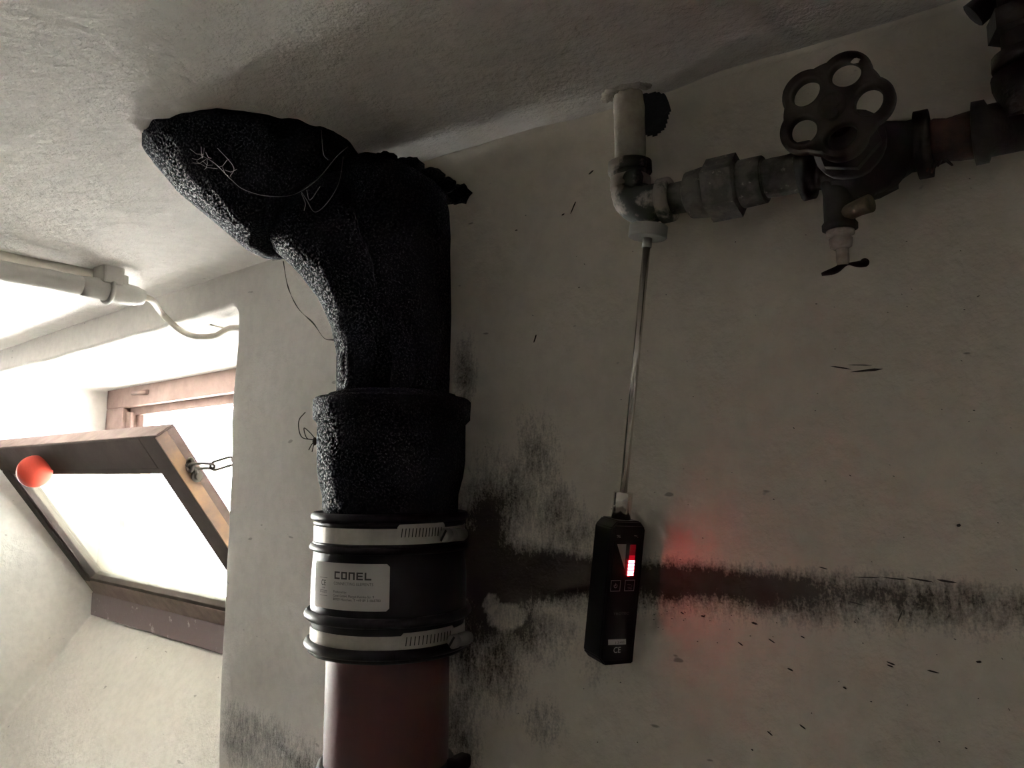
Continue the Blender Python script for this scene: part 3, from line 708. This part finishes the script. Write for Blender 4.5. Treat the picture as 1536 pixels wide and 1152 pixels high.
MB().lathe(wc+Vector((0, -.006, 0)), -Yv, [(0, .007), (.006, .007)], 6, smooth=False).build('hub_nut', M['wheel'], hw)
# drain cock under the valve
dx = at(1259, 300).x; zt = zrun-.015
dc = thing('drain_cock', (dx, PY-.004, at(1262, 405).z), 'small dirty drain cock hanging under the gate valve', 'tap')
yd = PY-.004
def zd(py): return at(1262, py, yd).z
MB().lathe((dx, yd, 0), Zv, [(zd(346), .013), (zd(344), .0155), (zd(336), .0155), (zd(332), .0135), (zd(290), .0138), (zd(270), .015), (zt, .015)], 24, jit=.001).build('body', M['iron'], dc)
MB().tube([Vector((dx+.004, yd-.004, zd(325))), Vector((dx+.02, yd-.012, zd(322))), Vector((dx+.030, yd-.016, zd(321)))], [.0075, .0078, .0085], 16).build('outlet', M['oldbrass'], dc)
MB().lathe((dx, yd, 0), Zv, [(zd(374), .006), (zd(370), .0095), (zd(358), .0105), (zd(357), .0088), (zd(353), .0088), (zd(352), .0125), (zd(346), .0125)], 20, jit=.0008).build('gland', M['limed'], dc)
MB().lathe((dx+.001, yd, 0), Zv, [(zd(398), .005), (zd(392), .0058), (zd(376), .0058), (zd(372), .006)], 16).build('spindle', M['limed'], dc)
zb_ = zd(402)
m = MB(); pts = bez([Vector((dx-.017, yd-.006, zb_-.005)), Vector((dx-.006, yd-.002, zb_-.002)), Vector((dx+.003, yd, zb_+.003)), Vector((dx+.013, yd+.002, zb_+.002)), Vector((dx+.020, yd+.004, zb_+.002))], 6)
m.tube(pts, [.0012+.0022*abs(math.sin(i*.21+.2)) for i in range(len(pts))], 10); m.ball((dx+.019, yd+.004, zb_+.003), .0042, 8); m.build('wing_handle', M['wheel'], dc)
# right-hand end of the run
np_ = thing('rusty_nipple', (xat(1430), PY, zrun), 'rust-red pipe nipple right of the gate valve', 'pipe fitting')
MB().lathe((xat(1396), PY, zrun), X, [(0, .019), (.004, .0215), (.014, .0195), (.02, .020), (xat(1462)-xat(1396), .0205)], 24, jit=.003, freq=70).build('pipe', M['rust'], np_)
rg = random.Random(3); m = MB()
for k in range(7): p = Vector((xat(1396+k*4), PY-.012, zrun-.022)); m.tube([p, p+Vector((rg.uniform(-.006, .006), -.004, -rg.uniform(.004, .012)))], .0009, 5)
m.build('hemp_fibre', M['rust'], np_)
te = thing('pipe_tee', (xat(1480), PY, zrun), 'dark iron pipe tee at the right edge below the standing pipe', 'pipe fitting')
MB().lathe((xat(1458), PY, zrun), X, [(0, .02), (.001, .0275), (.011, .0275), (.013, .0225), (.10, .0225)], 24, jit=.0015).build('barrel', M['iron'], te)
vx2 = at(1548, 150, .745).x
MB().tube([Vector((vx2, .75, zrun+k*.01)) for k in range(5)], [.024, .024, .024, .028, .028], 24, jit=.001).build('neck', M['iron'], te)
v2 = thing('standing_pipe', (vx2, .75, zrun), 'dark standing pipe at the right edge of the picture under the ceiling', 'pipe')
MB().tube([Vector((vx2, .75, zrun+.03+k*.013)) for k in range(13)], .019, 24, jit=.001).build('pipe', M['iron'], v2)
MB().lathe((vx2, .75, zrun+.075), Zv, [(0, .02), (.002, .029), (.02, .029), (.022, .02)], 6, smooth=False).build('lock_nut', M['iron'], v2)
MB().lathe((vx2, .75, zrun+.045), Zv, [(0, .02), (.002, .027), (.012, .027), (.014, .02)], 24).build('collar', M['iron'], v2)
sb = at(1478, 12, .77); o = MB().tube([sb+Vector((-.01, 0, -.004)), sb+Vector((.012, 0, .012)), sb+Vector((.02, .01, .06))], .012, 12, jit=.003).build('pipe_stub', M['iron']); tag(o, 'black pipe stub poking from the ceiling at the upper right', 'pipe')
# crumbs of plaster round the hole of the riser
m = MB()
for k in range(16):
    q = -2.9+k*.17; p = Vector((xr_+.026*math.cos(q), PY+.022*math.sin(q), ZC+.001)); m.ball(p, .005+.003*rg.random(), 5, (1.2, 1.2, .7), .6)
o = m.build('plaster_rim', M['crumb']); o['kind'] = 'stuff'; tag(o, 'crumbly broken plaster edge where the off-white riser meets the ceiling', 'plaster')

# ------------------------------------------------------------------ measuring instrument hanging by its magnet
tip = at(973, 338, .757); bot = at(911, 994, .762)
ez = (tip-bot).normalized()
an = math.radians(63); nf = Vector((math.sin(an), -math.cos(an), 0)); nf = (nf-ez*nf.dot(ez)).normalized(); rf = ez.cross(nf).normalized()
def along(py): # distance from tip for a picture row
    p = onPlane(940-(py-740)*.1, py, tip, Vector((0, 1, 0))); return (tip-p).dot(ez)
DMt = Matrix((rf, nf, ez)).transposed()
dv_ = thing('test_probe', bot, 'black hand-held tester with red light bar hanging on a steel probe', 'tester')
def ax_(py): return tip-ez*along(py)
MB().lathe(ax_(357), ez, [(0, .020), (.001, .021), (along(357)-along(338)-.001, .021), (along(357)-along(338), .020)], 32, smooth=False).build('magnet_disc', M['alu'], dv_)
MB().lathe(ax_(371), ez, [(0, .0045), (.0, .0052), (along(371)-along(357), .0052)], 16).build('tip_ferrule', M['alu'], dv_)
MB().tube([ax_(742), ax_(371)], .0041, 20).build('probe_rod', M['chrome'], dv_)
MB().lathe(ax_(782), ez, [(0, .0105), (along(782)-along(739)-.001, .0105), (along(782)-along(739), .0095), (along(782)-along(739), .004)], 28).build('rod_sleeve', M['chrome'], dv_)
hl = along(993)-along(779); hc = ax_(886); wd, tk = .045, .031
hc = hc
bm = bmesh.new(); bmesh.ops.create_cube(bm, size=1)
for v in bm.verts: v.co = Vector((v.co.x*wd, v.co.y*tk, v.co.z*hl))
# chamfered ends and edges
ed = [e for e in bm.edges if abs(e.verts[0].co.y-e.verts[1].co.y) > .01 and e.verts[0].co.x*1 > 0 and e.verts[0].co.z > 0 or (abs(e.verts[0].co.y-e.verts[1].co.y) > .01 and e.verts[0].co.x < 0)]
bmesh.ops.bevel(bm, geom=ed, offset=.008, segments=1, affect='EDGES')
bmesh.ops.bevel(bm, geom=list(bm.edges), offset=.0014, segments=2, affect='EDGES')
bm.verts.ensure_lookup_table(); m = MB(); m.add([hc+DMt @ v.co for v in bm.verts], [[v.index for v in f.verts] for f in bm.faces]); bm.free()
hs = m.build('housing', M['plastic'], dv_)
fp = hc+nf*(tk/2)
def fr(px, py): # front-face coordinates of a picture point
    p = onPlane(px, py, fp, nf)-fp; return p.dot(rf), p.dot(ez)
def fpt(x, y, h=.0012): return fp+rf*x+ez*y+nf*h
m = MB(); m.box(fp+nf*.0003, (wd*.80, .0012, hl*.93), DMt, .0004); pn = m.build('front_panel', M['panel'], dv_)
def fquad(pts, name, mat, par, h=.0012, th=.0004):
    m = MB(); m.rings([[fpt(x, y, h-th) for x, y in pts], [fpt(x, y, h) for x, y in pts]], smooth=False); return m.build(name, mat, par)
cx0, _ = fr(937, 849); cx1, _ = fr(953, 849)
def fy(px, py): return fr(px, py)[1]
lx0, lx1 = fr(941.0, 850)[0], fr(949.5, 850)[0]
rows = [839.5, 844.6, 849.6, 854.6, 859.6, 863.4]
for a, b in zip(rows, rows[1:]):
    ya, yb_ = fy(945, a), fy(945, b); g = (ya-yb_)*.15
    fquad([(lx0, yb_+g), (lx1, yb_+g), (lx1, ya-g), (lx0, ya-g)], 'led_segment', M['led'], pn, .0018)
r2 = [816.5, 820.5, 824.5, 828.5, 832.5, 836.5, 839.3]
for i, (a, b) in enumerate(zip(r2, r2[1:])):
    ya, yb_ = fy(946, a), fy(946, b); g = (ya-yb_)*.05
    fquad([(lx0, yb_+g), (lx1, yb_+g), (lx1, ya-g), (lx0, ya-g)], 'unlit_segment', M['scatter_dim'] if i < 4 else M['scatter_mid'], pn, .0018)
fquad([fr(936, 853), fr(938.5, 816), fr(925, 816)], 'level_wedge', M['icon'], pn)
def mpf(x, y): return fpt(x, y, .0013)
def frame_rect(px0, py0, px1, py1, name):
    x0, y1 = fr(px0, (py0+py1)/2)[0], fy((px0+px1)/2, py0); x1, y0 = fr(px1, (py0+py1)/2)[0], fy((px0+px1)/2, py1); t = .0005
    m = MB()
    for q in ((x0, y0, x1, y0+t), (x0, y1-t, x1, y1), (x0, y0, x0+t, y1), (x1-t, y0, x1, y1)):
        g = seg(mpf, *q, n=1); m.add(g.v, g.f)
    return m.build(name, M['icon'], pn, fix=False)
b1 = frame_rect(915, 870, 929.5, 886.5, 'button'); b2 = frame_rect(936, 869.5, 950.5, 886, 'button')
c = fr(922.3, 878.5); m = MB(); arc = [(c[0]+.0022*math.sin(q), c[1]+.0022*math.cos(q)) for q in [.6+i*.27 for i in range(19)]]
m.rings([[mpf(x, y), mpf(c[0]+(x-c[0])*.75, c[1]+(y-c[1])*.75)] for x, y in arc], closed=False, caps=False); g = seg(mpf, c[0]-.0003, c[1], c[0]+.0003, c[1]+.0028, 1); m.add(g.v, g.f); m.build('power_icon', M['icon'], b1, fix=False)
def ftext(body, px0, px1, py, hpx, mat, name, par):
    x0 = fr(px0, py)[0]; x1 = fr(px1, py)[0]; pm = (px0+px1)/2; y = fy(pm, py); h = fy(pm, py-hpx)-y; text_on(body, mpf, x0, y, x1-x0, h, name, mat, par)
ftext('~.', 939.5, 947, 879, 7, M['icon_dim'], 'mode_icon', b2)
ftext('%', 940, 947, 883.5, 3.6, M['icon_dim'], 'mode_icon', b2)
ftext('%', 924, 930, 806, 4, M['icon'], 'symbol', pn); ftext('~.', 950, 956, 806, 7, M['icon'], 'symbol', pn)
ftext('TROTEC', 919, 942, 921.5, 3.6, M['icon_dim'], 'maker_print', pn)
stx = [fr(911.5, 967), fr(938, 966), fr(938, 958), fr(911.5, 959)]
stk = fquad(stx, 'serial_sticker', M['icon'], pn); 
x0 = fr(922, 965)[0]; x1 = fr(935, 965)[0]; text_on('1340', lambda x, y: fpt(x, y, .0014), x0, fy(929, 965), x1-x0, fy(929, 961)-fy(929, 965), 'print', M['print'], stk)
ftext('CE', 919, 929.5, 978.5, 9, M['icon'], 'ce_mark', pn)

# ------------------------------------------------------------------ flecks and chips of dark paint on the pipe wall
rg = random.Random(11); m = MB()
def fleck(px, py, L, ang, wdt):
    p = onY(px, py, YW); p = Vector(wall_r(p.x, p.z)); d = Vector((math.cos(ang), 0, math.sin(ang))); n = Vector((-d.z, 0, d.x))
    k = 6; L *= .72; wdt *= .6
    ring = [p+d*(L/2*math.cos(2*math.pi*i/k))+n*(wdt/2*math.sin(2*math.pi*i/k)*(1+rg.uniform(-.4, .4))) for i in range(k)]
    m.rings([[q+Vector((0, .001, 0)) for q in ring], [q-Vector((0, .0012, 0)) for q in ring]], smooth=False)
for (px, py, L, a, w_) in [(1132, 935, .009, -.2, .003), (1022, 920, .006, -.5, .002), (1053, 925, .007, -.2, .002), (1186, 1004, .008, -.4, .0025), (1337, 994, .010, -.3, .002), (1336, 998, .008, -.3, .0018), (1268, 1031, .005, -.5, .002), (1400, 1007, .013, -.15, .002), (1468, 993, .006, 0, .003), (1204, 1090, .009, -.6, .002), (1155, 1100, .008, -.6, .0016), (1158, 961, .010, -.5, .0015), (1110, 966, .008, -.6, .0018), (1205, 955, .006, -.4, .0015), (1350, 925, .016, 1.2, .002), (1285, 905, .02, -.2, .002), (886, 258, .011, .5, .003), (860, 312, .022, 1.1, .0016), (803, 508, .014, 1.2, .0016), (1262, 552, .028, -.25, .0022), (1300, 556, .04, .03, .0035), (1290, 548, .03, -.1, .002), (845, 322, .006, .3, .002), (774, 345, .005, .1, .002), (1420, 872, .022, -.1, .003), (1340, 868, .03, -.05, .002), (1380, 870, .03, -.12, .0022), (1300, 866, .03, .05, .0016), (1235, 852, .012, -.2, .0016), (1438, 788, .005, 0, .004)]: fleck(px, py, L, a, w_)
for i in range(110): fleck(rg.uniform(720, 1530), rg.uniform(250, 1140), rg.uniform(.001, .003), rg.uniform(-1, .4), rg.uniform(.0005, .0011))
for i in range(60): fleck(rg.gauss(1050, 70), rg.gauss(905, 16), rg.uniform(.001, .003), rg.uniform(-1, .4), rg.uniform(.0006, .0014))
wr_ = bpy.data.objects['wall_right']; o = m.build('paint_fleck', M['fleck'], wr_); o['kind'] = 'stuff'
